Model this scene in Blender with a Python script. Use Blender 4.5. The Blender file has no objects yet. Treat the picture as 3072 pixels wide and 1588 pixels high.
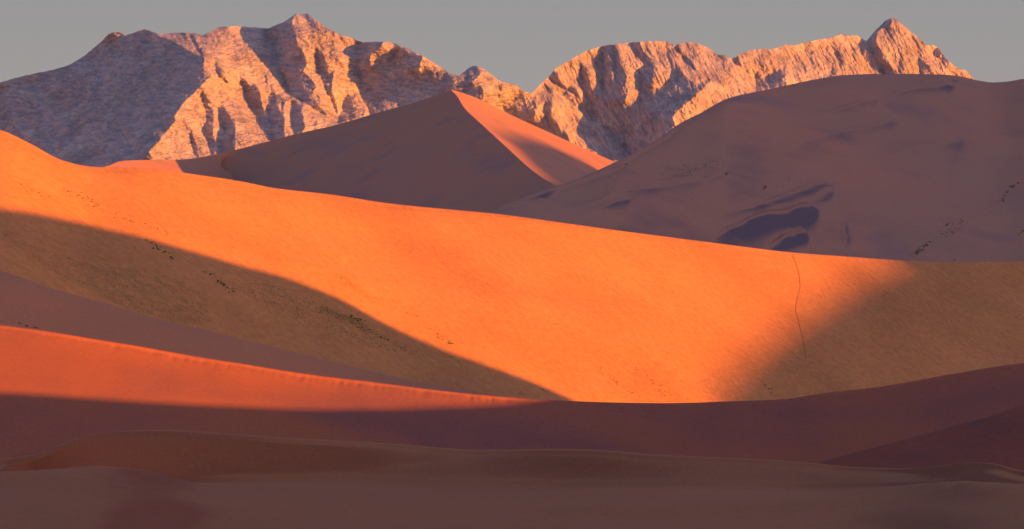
import bpy, math, random
import numpy as np
from mathutils import Vector
from mathutils.bvhtree import BVHTree

random.seed(7)
rng = np.random.default_rng(11)
C = bpy.data.collections.new("scene"); bpy.context.scene.collection.children.link(C)
scn = bpy.context.scene
R = math.radians

# ------------------------------------------------------------------ camera, sky, sun, exposure
PW, PH = 3072.0, 1588.0
HFOV = R(12.0)
F = (PW / 2) / math.tan(HFOV / 2)
HORIZON = 715.0
PITCH = math.atan((PH / 2 - HORIZON) / F)          # camera tips down by this much
cam_d = bpy.data.cameras.new("camera"); cam = bpy.data.objects.new("camera", cam_d); C.objects.link(cam)
cam.location = (0, 0, 0); cam.rotation_euler = (R(90) - PITCH, 0, 0)
cam_d.sensor_width = 36.0; cam_d.lens = 18.0 / math.tan(HFOV / 2)
cam_d.clip_start = 1.0; cam_d.clip_end = 80000.0
scn.camera = cam

SUN_AZ, SUN_EL = 58.0, 7.0                         # degrees to the right of straight behind the camera, height
S = Vector((math.sin(R(SUN_AZ)) * math.cos(R(SUN_EL)), -math.cos(R(SUN_AZ)) * math.cos(R(SUN_EL)), math.sin(R(SUN_EL))))
world = bpy.data.worlds.new("World"); scn.world = world; world.use_nodes = True
wn, wl = world.node_tree.nodes, world.node_tree.links
wn.clear()
sky = wn.new("ShaderNodeTexSky"); sky.sky_type = 'NISHITA'; sky.sun_disc = False
sky.sun_elevation = R(SUN_EL); sky.sun_rotation = math.atan2(S.x, S.y)
sky.altitude = 700; sky.air_density = 1.0; sky.dust_density = 2.0; sky.ozone_density = 1.0
tc = wn.new("ShaderNodeTexCoord"); sep = wn.new("ShaderNodeSeparateXYZ")
wl.new(tc.outputs['Generated'], sep.inputs[0])
ramp = wn.new("ShaderNodeValToRGB")                # dusty twilight band low over the land, clear sky above
ramp.color_ramp.elements[0].position = 0.065; ramp.color_ramp.elements[0].color = (1, 1, 1, 1)
ramp.color_ramp.elements[1].position = 0.16; ramp.color_ramp.elements[1].color = (0, 0, 0, 1)
wl.new(sep.outputs['Z'], ramp.inputs[0])
mixc = wn.new("ShaderNodeMix"); mixc.data_type = 'RGBA'
wl.new(ramp.outputs[0], mixc.inputs[0])
tint = wn.new("ShaderNodeVectorMath"); tint.operation = 'MULTIPLY'; tint.inputs[1].default_value = (1.6, 1.32, 2.3)
wl.new(sky.outputs[0], tint.inputs[0]); wl.new(tint.outputs[0], mixc.inputs[6])
band = wn.new("ShaderNodeValToRGB")
band.color_ramp.elements[0].position = 0.022; band.color_ramp.elements[0].color = (2.55, 2.38, 2.30, 1)
band.color_ramp.elements[1].position = 0.056; band.color_ramp.elements[1].color = (2.08, 2.16, 2.26, 1)
wl.new(sep.outputs['Z'], band.inputs[0])
wl.new(band.outputs[0], mixc.inputs[7])
bg = wn.new("ShaderNodeBackground"); bg.inputs[1].default_value = 0.068
wl.new(mixc.outputs[2], bg.inputs[0])
wo = wn.new("ShaderNodeOutputWorld"); wl.new(bg.outputs[0], wo.inputs[0])

sun_d = bpy.data.lights.new("sun", 'SUN'); sun = bpy.data.objects.new("sun", sun_d); C.objects.link(sun)
sun.rotation_euler = S.to_track_quat('Z', 'Y').to_euler()
sun_d.energy = 5.0; sun_d.angle = R(0.4); sun_d.color = (1.0, 0.315, 0.006)

scn.view_settings.view_transform = 'Standard'; scn.view_settings.look = 'None'
scn.view_settings.exposure = 1.02; scn.view_settings.gamma = 1.0; scn.view_settings.use_curve_mapping = False

# ------------------------------------------------------------------ helpers
def ray(px, py):
    """world direction through a photograph point, scaled so that y = 1"""
    u = (px - PW / 2) / F; v = (PH / 2 - py) / F
    cy, sy = math.cos(PITCH), math.sin(PITCH)
    y = cy + v * sy; z = -sy + v * cy
    return u / y, 1.0, z / y

def at(px, py, D):
    a, b, c = ray(px, py)
    return (a * D, D, c * D)

def tan_el(py):
    v = (PH / 2 - py) / F
    return (-math.sin(PITCH) + v * np.cos(PITCH)) / (math.cos(PITCH) + v * math.sin(PITCH))

def pchip(xs, ys, x):
    xs = np.asarray(xs, float); ys = np.asarray(ys, float); x = np.clip(np.asarray(x, float), xs[0], xs[-1])
    h = np.diff(xs); d = np.diff(ys) / h
    m = np.zeros(len(xs)); m[0] = d[0]; m[-1] = d[-1]
    for i in range(1, len(xs) - 1):
        if d[i - 1] * d[i] > 0:
            w1 = 2 * h[i] + h[i - 1]; w2 = h[i] + 2 * h[i - 1]
            m[i] = (w1 + w2) / (w1 / d[i - 1] + w2 / d[i])
    i = np.clip(np.searchsorted(xs, x) - 1, 0, len(h) - 1)
    t = (x - xs[i]) / h[i]
    return ((2*t**3 - 3*t**2 + 1) * ys[i] + (t**3 - 2*t**2 + t) * h[i] * m[i]
            + (-2*t**3 + 3*t**2) * ys[i+1] + (t**3 - t**2) * h[i] * m[i+1])

def noise2(x, y, seed=0):
    """smooth gradient noise, about -0.7 .. 0.7"""
    x = np.asarray(x, float); y = np.asarray(y, float)
    xi = np.floor(x).astype(np.int64); yi = np.floor(y).astype(np.int64)
    fx = x - xi; fy = y - yi
    def g(ix, iy):
        h = (ix * 374761393 + iy * 668265263 + seed * 2147483647 + 974711) & 0xFFFFFFFF
        h = ((h ^ (h >> 13)) * 1274126177) & 0xFFFFFFFF
        h = (h ^ (h >> 16)) & 0xFFFF
        return h * (2 * math.pi / 65536)
    u = fx * fx * fx * (fx * (fx * 6 - 15) + 10); v = fy * fy * fy * (fy * (fy * 6 - 15) + 10)
    def dot(ix, iy, dx, dy):
        a = g(ix, iy); return np.cos(a) * dx + np.sin(a) * dy
    n00 = dot(xi, yi, fx, fy); n10 = dot(xi + 1, yi, fx - 1, fy)
    n01 = dot(xi, yi + 1, fx, fy - 1); n11 = dot(xi + 1, yi + 1, fx - 1, fy - 1)
    return (n00 * (1 - u) + n10 * u) * (1 - v) + (n01 * (1 - u) + n11 * u) * v

def fbm(x, y, oct=5, seed=0, gain=0.5, ridged=False):
    s = 0; a = 1.0; f = 1.0
    for o in range(oct):
        n = noise2(x * f, y * f, seed + o * 17)
        s = s + a * ((0.35 - np.abs(n)) * 1.6 if ridged else n)
        a *= gain; f *= 2.03
    return s

def link_mesh(name, verts, faces, mat, smooth=True, kind=None):
    me = bpy.data.meshes.new(name)
    verts = np.ascontiguousarray(verts, dtype=np.float32).reshape(-1, 3)
    faces = np.ascontiguousarray(faces, dtype=np.int32)
    k = faces.shape[1]
    me.vertices.add(len(verts)); me.vertices.foreach_set("co", verts.ravel())
    me.loops.add(faces.size); me.loops.foreach_set("vertex_index", faces.ravel())
    me.polygons.add(len(faces))
    me.polygons.foreach_set("loop_start", np.arange(0, faces.size, k, dtype=np.int32))
    me.polygons.foreach_set("use_smooth", np.full(len(faces), smooth, dtype=bool))
    me.update(calc_edges=True); me.validate()
    o = bpy.data.objects.new(name, me); C.objects.link(o)
    if mat: me.materials.append(mat)
    if kind: o['kind'] = kind
    return o

def grid_faces(nr, nc, off=0):
    i = np.arange(nr - 1)[:, None] * nc + np.arange(nc - 1)[None, :] + off
    return np.stack([i, i + 1, i + 1 + nc, i + nc], -1).reshape(-1, 4)

def face_up(V, Fc):
    """turn a sheet's faces so that they look up"""
    a = V[Fc[:, 1]] - V[Fc[:, 0]]; b = V[Fc[:, 3]] - V[Fc[:, 0]]
    if np.cross(a, b)[:, 2].sum() < 0: Fc = Fc[:, ::-1]
    return Fc

def bvh(V, Fc): return BVHTree.FromPolygons([tuple(v) for v in V.tolist()], [tuple(f) for f in Fc.tolist()])

def hit(tree, px, py):
    d = Vector(ray(px, py)); h = tree.ray_cast(Vector((0, 0, 0)), d.normalized(), 60000)
    return h[0], h[1]

FLOOR = -80.0

# ------------------------------------------------------------------ materials
def nodes_of(name):
    m = bpy.data.materials.new(name); m.use_nodes = True
    n, l = m.node_tree.nodes, m.node_tree.links
    b = n['Principled BSDF']; b.inputs['Roughness'].default_value = 0.95
    b.inputs['Specular IOR Level'].default_value = 0.05
    return m, n, l, b

def sand(name, c1, c2, patch=None, scale=0.01, grain=1.0, stretch=(1, 1, 3), bump=0.35, pscale=0.02, plow=0.5, phigh=0.75, steep=None, streak=0, gamp=0.14):
    """wind-blown sand: two close tones, drifts of heavy dark mineral sand, and fine grain"""
    m, n, l, b = nodes_of(name)
    tc = n.new("ShaderNodeTexCoord"); mp = n.new("ShaderNodeMapping"); mp.inputs['Scale'].default_value = stretch
    l.new(tc.outputs['Object'], mp.inputs[0])
    nz = n.new("ShaderNodeTexNoise"); nz.inputs['Scale'].default_value = scale; nz.inputs['Detail'].default_value = 6
    nz.inputs['Roughness'].default_value = 0.55; l.new(mp.outputs[0], nz.inputs['Vector'])
    r = n.new("ShaderNodeValToRGB"); e = r.color_ramp.elements
    e[0].position = 0.36; e[0].color = (*c1, 1); e[1].position = 0.64; e[1].color = (*c2, 1)
    l.new(nz.outputs[0], r.inputs[0]); col = r.outputs[0]
    if patch:
        nz2 = n.new("ShaderNodeTexNoise"); nz2.inputs['Scale'].default_value = pscale; nz2.inputs['Detail'].default_value = 4
        nz2.inputs['Distortion'].default_value = 0.4
        l.new(mp.outputs[0], nz2.inputs['Vector'])
        mr = n.new("ShaderNodeMapRange"); mr.inputs[1].default_value = plow; mr.inputs[2].default_value = phigh
        mr.interpolation_type = 'SMOOTHSTEP'; l.new(nz2.outputs[0], mr.inputs[0])
        mx = n.new("ShaderNodeMix"); mx.data_type = 'RGBA'
        l.new(mr.outputs[0], mx.inputs[0]); l.new(col, mx.inputs[6]); mx.inputs[7].default_value = (*patch, 1)
        col = mx.outputs[2]
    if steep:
        # shade put into the colour: steep faces are mixed towards a darker tone
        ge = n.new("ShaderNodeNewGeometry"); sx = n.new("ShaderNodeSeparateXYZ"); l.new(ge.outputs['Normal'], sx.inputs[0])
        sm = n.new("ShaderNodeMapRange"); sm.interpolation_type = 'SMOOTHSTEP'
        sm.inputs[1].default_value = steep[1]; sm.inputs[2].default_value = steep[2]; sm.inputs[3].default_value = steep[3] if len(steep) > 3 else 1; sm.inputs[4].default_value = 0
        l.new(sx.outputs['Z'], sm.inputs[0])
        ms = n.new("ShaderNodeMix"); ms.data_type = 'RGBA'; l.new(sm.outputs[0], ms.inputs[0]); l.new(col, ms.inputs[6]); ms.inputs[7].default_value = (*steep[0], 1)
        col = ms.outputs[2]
    g = n.new("ShaderNodeTexNoise"); g.inputs['Scale'].default_value = 0.9 * grain; g.inputs['Detail'].default_value = 4
    g.inputs['Roughness'].default_value = 0.75
    if streak:
        d1 = n.new("ShaderNodeVectorMath"); d1.operation = 'DOT_PRODUCT'; d1.inputs[1].default_value = (0.80 * streak, -0.1, -0.60 * streak)
        d2 = n.new("ShaderNodeVectorMath"); d2.operation = 'DOT_PRODUCT'; d2.inputs[1].default_value = (0.60, 0.0, 0.80)
        cb = n.new("ShaderNodeCombineXYZ"); l.new(tc.outputs['Object'], d1.inputs[0]); l.new(tc.outputs['Object'], d2.inputs[0])
        l.new(d1.outputs['Value'], cb.inputs[0]); l.new(d2.outputs['Value'], cb.inputs[1]); l.new(cb.outputs[0], g.inputs['Vector'])
        # the patches of finer and coarser sand run downslope too
        f2 = n.new("ShaderNodeTexNoise"); f2.inputs['Scale'].default_value = 0.055; f2.inputs['Detail'].default_value = 7; f2.inputs['Roughness'].default_value = 0.62
        l.new(cb.outputs[0], f2.inputs['Vector'])
        fm = n.new("ShaderNodeMapRange"); fm.inputs[1].default_value = 0.3; fm.inputs[2].default_value = 0.7; fm.inputs[3].default_value = 0.84; fm.inputs[4].default_value = 1.12
        l.new(f2.outputs[0], fm.inputs[0])
        fu = n.new("ShaderNodeVectorMath"); fu.operation = 'SCALE'; l.new(col, fu.inputs[0]); l.new(fm.outputs[0], fu.inputs['Scale']); col = fu.outputs[0]
    else:
        l.new(tc.outputs['Object'], g.inputs['Vector'])
    gm = n.new("ShaderNodeMapRange"); gm.inputs[1].default_value = 0.3; gm.inputs[2].default_value = 0.7
    gm.inputs[3].default_value = 1 - gamp; gm.inputs[4].default_value = 1 + gamp; l.new(g.outputs[0], gm.inputs[0])
    mu = n.new("ShaderNodeVectorMath"); mu.operation = 'SCALE'
    l.new(col, mu.inputs[0]); l.new(gm.outputs[0], mu.inputs['Scale']); l.new(mu.outputs[0], b.inputs['Base Color'])
    bp = n.new("ShaderNodeBump"); bp.inputs['Strength'].default_value = bump; bp.inputs['Distance'].default_value = 0.12
    l.new(g.outputs[0], bp.inputs['Height']); l.new(bp.outputs[0], b.inputs['Normal'])
    return m

def rock(name, cl, cd, tilt, bands=(0.012, 0.16)):
    """bedded pale rock: tone follows tilted strata, blotched and fissured"""
    m, n, l, b = nodes_of(name)
    tc = n.new("ShaderNodeTexCoord"); mp = n.new("ShaderNodeMapping")
    mp.vector_type = 'TEXTURE'
    mp.inputs['Rotation'].default_value = (0, R(tilt), 0); mp.inputs['Scale'].default_value = (1 / bands[0], 1 / bands[0], 1 / bands[1])
    l.new(tc.outputs['Object'], mp.inputs[0])
    nz = n.new("ShaderNodeTexNoise"); nz.inputs['Scale'].default_value = 1.0; nz.inputs['Detail'].default_value = 5
    nz.inputs['Roughness'].default_value = 0.7; nz.inputs['Distortion'].default_value = 0.5
    l.new(mp.outputs[0], nz.inputs['Vector'])
    n2 = n.new("ShaderNodeTexNoise"); n2.inputs['Scale'].default_value = 0.13; n2.inputs['Detail'].default_value = 7
    n2.inputs['Roughness'].default_value = 0.7; l.new(tc.outputs['Object'], n2.inputs['Vector'])
    w1 = n.new("ShaderNodeMath"); w1.operation = 'MULTIPLY'; w1.inputs[1].default_value = 1.25; l.new(nz.outputs[0], w1.inputs[0])
    w2 = n.new("ShaderNodeMath"); w2.operation = 'MULTIPLY'; w2.inputs[1].default_value = 0.75; l.new(n2.outputs[0], w2.inputs[0])
    ad = n.new("ShaderNodeMath"); ad.operation = 'ADD'; l.new(w1.outputs[0], ad.inputs[0]); l.new(w2.outputs[0], ad.inputs[1])
    r = n.new("ShaderNodeValToRGB"); e = r.color_ramp.elements
    e[0].position = 0.42; e[0].color = (*cd, 1); e[1].position = 0.57; e[1].color = (*cl, 1)
    hf = n.new("ShaderNodeMath"); hf.operation = 'MULTIPLY'; hf.inputs[1].default_value = 0.5
    l.new(ad.outputs[0], hf.inputs[0]); l.new(hf.outputs[0], r.inputs[0])
    n3 = n.new("ShaderNodeTexNoise"); n3.inputs['Scale'].default_value = 0.013; n3.inputs['Detail'].default_value = 6; n3.inputs['Roughness'].default_value = 0.65
    n3.inputs['Distortion'].default_value = 0.8; l.new(tc.outputs['Object'], n3.inputs['Vector'])      # darker outcrops, paler scree
    m3 = n.new("ShaderNodeMapRange"); m3.inputs[1].default_value = 0.35; m3.inputs[2].default_value = 0.65; m3.inputs[3].default_value = 0.72; m3.inputs[4].default_value = 1.16
    l.new(n3.outputs[0], m3.inputs[0])
    u3 = n.new("ShaderNodeVectorMath"); u3.operation = 'SCALE'; l.new(r.outputs[0], u3.inputs[0]); l.new(m3.outputs[0], u3.inputs['Scale']); l.new(u3.outputs[0], b.inputs['Base Color'])
    bp = n.new("ShaderNodeBump"); bp.inputs['Strength'].default_value = 0.7; bp.inputs['Distance'].default_value = 2.0
    l.new(hf.outputs[0], bp.inputs['Height']); l.new(bp.outputs[0], b.inputs['Normal'])
    return m

M_main = sand("orange_sand", (0.53, 0.222, 0.062), (0.60, 0.256, 0.064), None, 0.008, 1.0, stretch=(1, 1, 2), streak=0.3, gamp=0.2)
M_back = sand("pink_sand", (0.44, 0.215, 0.105), (0.51, 0.22, 0.095), (0.35, 0.19, 0.12), 0.006)
M_big = sand("mauve_sand", (0.35, 0.205, 0.115), (0.42, 0.21, 0.11), (0.25, 0.165, 0.125), 0.006, pscale=0.012, plow=0.55, phigh=0.8, steep=((0.085, 0.085, 0.10), 0.62, 0.88, 0.9))  # blue-black on steep faces is painted shade of the hollows
M_red = sand("red_sand", (0.49, 0.20, 0.08), (0.55, 0.215, 0.08), None, 0.01)
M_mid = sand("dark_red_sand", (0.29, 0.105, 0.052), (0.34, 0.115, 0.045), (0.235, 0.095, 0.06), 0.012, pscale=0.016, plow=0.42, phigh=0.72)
M_near = sand("brown_sand", (0.37, 0.148, 0.047), (0.43, 0.172, 0.056), None, 0.02, 3.0, steep=((0.24, 0.08, 0.03), 0.95, 0.9985, 0.75), gamp=0.18)  # darker red-brown on steep faces is painted slope shading
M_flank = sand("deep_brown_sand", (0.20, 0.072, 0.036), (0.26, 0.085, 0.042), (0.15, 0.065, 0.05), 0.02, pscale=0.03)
M_ground = sand("valley_sand", (0.46, 0.22, 0.12), (0.52, 0.25, 0.13), None, 0.004)
M_rockL = rock("bedded_rock", (0.52, 0.395, 0.27), (0.25, 0.235, 0.215), 9, (0.03, 0.15))
M_rockR = rock("ribbed_rock", (0.52, 0.395, 0.265), (0.25, 0.23, 0.21), 60, (0.03, 0.14))

# ------------------------------------------------------------------ ground to the horizon
gx = np.array([-45000, -9000, -3000, 0, 3000, 9000, 45000.0]); gy = np.array([-20000, -3000, 0, 3000, 9000, 20000, 60000.0])
GX, GY = np.meshgrid(gx, gy)
link_mesh("ground", np.stack([GX, GY, np.full_like(GX, FLOOR)], -1), grid_faces(7, 7), M_ground, kind='structure')

# ------------------------------------------------------------------ dunes as lofted sheets
PXA, PXB = -1500.0, 4600.0

def curve(pts, px):
    a = np.array(pts, float)
    if a[0, 0] > PXA: a = np.vstack([[PXA, a[0, 1], a[0, 2]], a]) if a.shape[1] == 3 else a
    if a[-1, 0] < PXB: a = np.vstack([a, [PXB, a[-1, 1], a[-1, 2]]])
    py = pchip(a[:, 0], a[:, 1], px); D = pchip(a[:, 0], a[:, 2], px)
    return D, tan_el(py) * D

def sheet(px, rows, sub, offs=None):
    """rows: list of (D, z) arrays over px -> grid of points, smooth across the rows"""
    t = np.linspace(0, len(rows) - 1, (len(rows) - 1) * sub + 1)
    Ds = np.array([r[0] for r in rows]); Zs = np.array([r[1] for r in rows])
    n = len(rows)
    def cross(A):
        m = np.zeros_like(A); d = np.diff(A, axis=0)
        m[0] = d[0]; m[-1] = d[-1]
        m[1:-1] = np.where(d[:-1] * d[1:] > 0, 2 * d[:-1] * d[1:] / np.where(np.abs(d[:-1] + d[1:]) < 1e-9, 1e-9, d[:-1] + d[1:]), 0)
        out = []
        for tt in t:
            i = min(int(tt), n - 2); f = tt - i
            out.append((2*f**3-3*f**2+1)*A[i] + (f**3-2*f**2+f)*m[i] + (-2*f**3+3*f**2)*A[i+1] + (f**3-f**2)*m[i+1])
        return np.array(out)
    D = cross(Ds); Z = cross(Zs)
    u = (px[None, :] - PW / 2) / F / math.cos(PITCH)
    X = u * D
    return X, D, Z

def taper(px, lo, hi, w=900.0):
    a = np.clip((px - (lo - w)) / w, 0, 1); b = np.clip(((hi + w) - px) / w, 0, 1)
    t = a * b; return t * t * (3 - 2 * t)

DUNES = {}
def dune(name, mat, px, rows, sub, bumps, key, lo=-500, hi=3600):
    X, Y, Z = sheet(px, rows, sub)
    Z = Z + bumps(X, Y, Z, px, np.linspace(0, len(rows) - 1, Z.shape[0])[:, None])
    tp = taper(px, lo, hi)[None, :]
    Z = FLOOR - 6 + (Z - FLOOR + 6) * tp
    V = np.stack([X, Y, Z], -1); nr, nc = X.shape
    V = V.reshape(-1, 3); Fc = face_up(V, grid_faces(nr, nc))
    o = link_mesh(name, V, Fc, mat, kind='structure')
    DUNES[key] = (V, Fc, bvh(V, Fc)); return o

def pxs(step): return np.arange(PXA, PXB + step, step)
flat = lambda px, D, z: (np.full_like(px, float(D)) if np.isscalar(D) else D, np.full_like(px, float(z)))

# the great orange dune ------------------------------------------------
px = pxs(8)
cr = [(-1500, 330, 1880), (-500, 370, 1930), (0, 427, 1960), (85, 449, 1970), (200, 488, 1985), (274, 501, 1995), (428, 505, 2010), (603, 526, 2030),
      (727, 545, 2045), (821, 564, 2055), (1000, 585, 2075), (1171, 611, 2090), (1471, 641, 2115), (1727, 675, 2140), (1916, 700, 2160),
      (2143, 729, 2185), (2391, 759, 2210), (2528, 769, 2225), (2699, 781, 2240), (2828, 787, 2255), (3072, 784, 2275), (3800, 760, 2340), (4600, 760, 2380)]
Dc, Zc = curve(cr, px)
slope = 0.40
run = (Zc - FLOOR) / slope
rows = [(Dc + 330, np.full_like(px, FLOOR - 4)), (Dc + 90, Zc - 22), (Dc + 6, Zc - 0.35), (Dc, Zc), (Dc - 8, Zc - 2.2),
        (Dc - 0.35 * run, Zc - 0.35 * run * slope * 1.02 + 1.0), (Dc - 0.72 * run, Zc - 0.72 * run * slope - 1.5), (Dc - 1.08 * run, np.full_like(px, FLOOR - 2)), (Dc - 1.5 * run, np.full_like(px, FLOOR - 5))]
def b_main(X, Y, Z, px, v):
    w = np.clip(v - 3, 0, 1) * np.clip((8 - v), 0, 1)
    q = X * 0.8 + Y * 0.6; s = -X * 0.6 + Y * 0.8
    n = 2.4 * fbm(q / 170, s / 80, 3, 5) + 0.5 * fbm((X * 0.9 - Z * 0.9) / 60, (X * 0.5 + Z) / 14, 4, 9) + 0.10 * fbm(q / 9, s / 2.6, 2, 12)
    return n * w
dune("dune", M_main, px, rows, 26, b_main, 'main')

# second crest just behind its left end -------------------------------
cr = [(-1500, 250, 2150), (-500, 305, 2160), (0, 390, 2170), (85, 428, 2175), (190, 482, 2180), (260, 498, 2185), (330, 503, 2185), (450, 540, 2185), (900, 700, 2185)]
Dc, Zc = curve(cr, px); run = (Zc - FLOOR) / 0.45
rows = [(Dc + 1.0 * run + 40, np.full_like(px, FLOOR - 4)), (Dc + 30, Zc - 8), (Dc, Zc), (Dc - 8, Zc - 2.6), (Dc - 0.3*run, Zc - 0.3*run*0.45), (Dc - run, np.full_like(px, FLOOR - 4))]
dune("dune", M_main, px, rows, 10, lambda X, Y, Z, px, v: 0.4 * fbm(X / 60, Y / 60, 3, 3) * (v > 2.9), 'left', hi=300)

# big shaded dune on the right ----------------------------------------
px = pxs(7)
cr = [(-1500, 1050, 2300), (900, 900, 2390), (1300, 720, 2405), (1464, 639, 2420), (1513, 613, 2440), (1599, 583, 2480), (1667, 560, 2520), (1727, 539, 2550), (1847, 486, 2600),
      (1984, 411, 2680), (2028, 379, 2710), (2100, 342, 2750), (2186, 296, 2790), (2314, 267, 2850), (2443, 240, 2900), (2528, 227, 2930), (2699, 222, 2980),
      (2828, 225, 3010), (2892, 233, 3030), (2935, 243, 3040), (2977, 249, 3050), (3020, 247, 3060), (3072, 239, 3070), (3400, 225, 3100), (4000, 330, 3120), (4600, 400, 3150)]
Dc, Zc = curve(cr, px)
base = pchip([-1500, 1300, 1600, 2000, 2700, 3200, 4600], [2130, 2130, 2170, 2300, 2440, 2480, 2500], px)
mid = lambda f, k: (Dc + (base - Dc) * f, Zc + (FLOOR - Zc) * k)
rows = [(Dc + 420, np.full_like(px, FLOOR - 4)), (Dc + 120, Zc - 26), (Dc, Zc), mid(0.06, 0.03), mid(0.2, 0.15), mid(0.45, 0.43), mid(0.72, 0.74), mid(1.0, 1.0), (base - 120, np.full_like(px, FLOOR - 5))]
def to_px(X, Y, Z):
    """photograph coordinates of points, used to read off where a fold of sand lies while shaping it"""
    cy, sy = math.cos(PITCH), math.sin(PITCH)
    dep = Y * cy - Z * sy; up = Y * sy + Z * cy
    return PW / 2 + F * X / dep, PH / 2 - F * up / dep
def seg_dist(PX, PY, pts):
    """signed distance to a polyline (positive below it) and the parameter along it"""
    best = np.full(PX.shape, 1e9); sg = np.zeros(PX.shape); par = np.zeros(PX.shape)
    for i in range(len(pts) - 1):
        (x0, y0), (x1, y1) = pts[i], pts[i + 1]
        dx, dy = x1 - x0, y1 - y0; L2 = dx * dx + dy * dy
        t = np.clip(((PX - x0) * dx + (PY - y0) * dy) / L2, 0, 1)
        qx, qy = PX - x0 - t * dx, PY - y0 - t * dy
        d = np.hypot(qx, qy); k = d < best
        best = np.where(k, d, best); par = np.where(k, (i + t) / (len(pts) - 1), par)
        sg = np.where(k, np.sign(dx * (PY - y0) - dy * (PX - x0)), sg)
    return best * sg, par
LIPS = [  # crest lines of small slip faces on the big dune: points, height, width below
    ([(2130, 733), (2190, 700), (2270, 678), (2350, 664), (2400, 650), (2462, 634)], 7.5, 44),
    ([(2290, 748), (2340, 733), (2385, 718), (2425, 703)], 5.5, 30),
    ([(2150, 652), (2220, 640), (2260, 628), (2350, 597), (2410, 582), (2520, 548)], 2.4, 22),
    ([(2415, 612), (2470, 598), (2500, 585)], 1.8, 14),
    ([(1760, 640), (1800, 628), (1850, 612), (1890, 602)], 1.5, 24),
    ([(2640, 305), (2700, 285), (2790, 272), (2870, 256)], 3.0, 30),
    ([(2740, 250), (2780, 238), (2820, 236), (2880, 246)], 2.0, 16),
    ([(2400, 350), (2480, 334), (2560, 320), (2640, 305)], 1.8, 40),
    ([(1720, 574), (1790, 568), (1900, 574), (2000, 562), (2110, 546), (2200, 505)], 0.9, 26),
    ([(1640, 640), (1740, 618), (1800, 600), (1850, 570)], 0.6, 34),
    ([(1890, 520), (1990, 512), (2080, 505), (2180, 478)], 0.8, 12), ([(1930, 540), (2000, 532), (2090, 520)], 0.8, 10),
    ([(2340, 470), (2450, 420), (2560, 385), (2700, 360)], 2.0, 60), ([(2600, 480), (2750, 440), (2900, 420)], 1.5, 60),
    ([(2480, 640), (2530, 680), (2540, 740)], 2.0, 26)]
def b_big(X, Y, Z, px, v):
    w = np.clip(v - 2, 0, 1) * np.clip((8 - v), 0, 1)
    q = X * 0.8 + Y * 0.6; s = -X * 0.6 + Y * 0.8
    n = (4.0 * fbm(q / 170, s / 110, 4, 25) + 0.9 * fbm(q / 60, s / 24, 4, 29)) * w
    PX, PY = to_px(X, Y, Z)
    for pts, h, wd in LIPS:
        d, t = seg_dist(PX, PY, pts)
        e = np.clip(t / 0.6, 0, 1) ** 0.8 * np.clip((1 - t) / 0.12, 0, 1); e = e * e * (3 - 2 * e)
        up = 0.55 * np.exp(-np.clip(-d, 0, None) / (wd * 0.5)) + 0.45 * np.clip(1 + d / 8, 0, 1); dn = 1 - np.clip(d / wd, 0, 1)
        n = n + h * e * (np.where(d < 0, up, 1.25 * np.exp(-d / (wd * 0.42)) - 0.25)* np.exp(-(np.clip(d, 0, None) / (wd * 2.2)) ** 2)) * w
    return n
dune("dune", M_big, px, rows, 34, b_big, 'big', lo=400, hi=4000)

# ------------------------------------------------------------------ pyramid dune
def poly3(pts, n):
    a = np.array([at(p[0], p[1], p[2] * PD) for p in pts]); s = np.r_[0, np.cumsum(np.linalg.norm(np.diff(a, axis=0), axis=1))]
    t = np.linspace(0, s[-1], n)
    return np.stack([pchip(s, a[:, k], t) for k in range(3)], -1)
PD = 1.18
APX = (1353, 270, 3300)
arete = [APX, (1372, 291, 3270), (1394, 325, 3215), (1449, 377, 3125), (1513, 436, 3025), (1599, 513, 2900), (1670, 562, 2810), (1800, 650, 2700), (1980, 780, 2560)]
leftc = [(-700, 560, 2700), (100, 530, 2850), (317, 500, 3020), (364, 484, 3080), (471, 480, 3230), (599, 473, 3410), (727, 445, 3440), (899, 400, 3430), (1000, 377, 3410), (1128, 340, 3375), (1257, 304, 3335), APX]
rightc = [APX, (1390, 280, 3325), (1428, 294, 3350), (1539, 348, 3420), (1642, 395, 3480), (1749, 444, 3550), (1847, 488, 3620), (2000, 560, 3740), (2400, 700, 4000)]
n1, n2, m = 260, 220, 90
L = poly3(leftc, n1); A = poly3(arete, n2); Rr = poly3(rightc, n2)
top = np.vstack([L, A[1:]])
def foot(T, ax, ay, sl):
    """drop a crest line to the valley floor along a horizontal direction"""
    h = (T[:, 2] - FLOOR + 4) / sl
    return np.stack([T[:, 0] + ax * h, T[:, 1] + ay * h, np.full(len(T), FLOOR - 4)], -1)
Xl = np.linspace(0, 1, len(top))
k = np.clip((np.arange(len(top)) - int(np.argmin(np.abs(to_px(L[:, 0], L[:, 1], L[:, 2])[0] - 612)))) / 8.0, 0, 1)            # left of the fold the face turns to the sun
ax = 0.95 + (-0.93 - 0.95) * k; ay = -0.30 + (-0.37 + 0.30) * k
ft = foot(top, ax, ay, 0.55)
def ruled(Aa, Bb, m, bow=0.0, amp=0.0, seed=0):
    t = np.linspace(0, 1, m)[:, None, None]
    P = Aa[None] * (1 - t) + Bb[None] * t
    P[..., 2] -= bow * 4 * (t * (1 - t))[..., 0]
    w = np.clip(t[..., 0] * 8, 0, 1)
    q = P[..., 0] * 0.3 + P[..., 1] * 0.95; s = P[..., 0] * 0.95 - P[..., 1] * 0.3
    P[..., 2] += amp * fbm(q / 150, s / 80, 4, seed) * w
    return P
parts = [ruled(top, ft, m, 3.0, 3.0, 61), ruled(Rr, A, m, 1.5, 1.4, 62), ruled(np.vstack([L, Rr[1:]]), foot(np.vstack([L, Rr[1:]]), 0.0, 1.0, 0.5), 20, 0, 0, 63)]
VV, FF, off = [], [], 0
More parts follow.
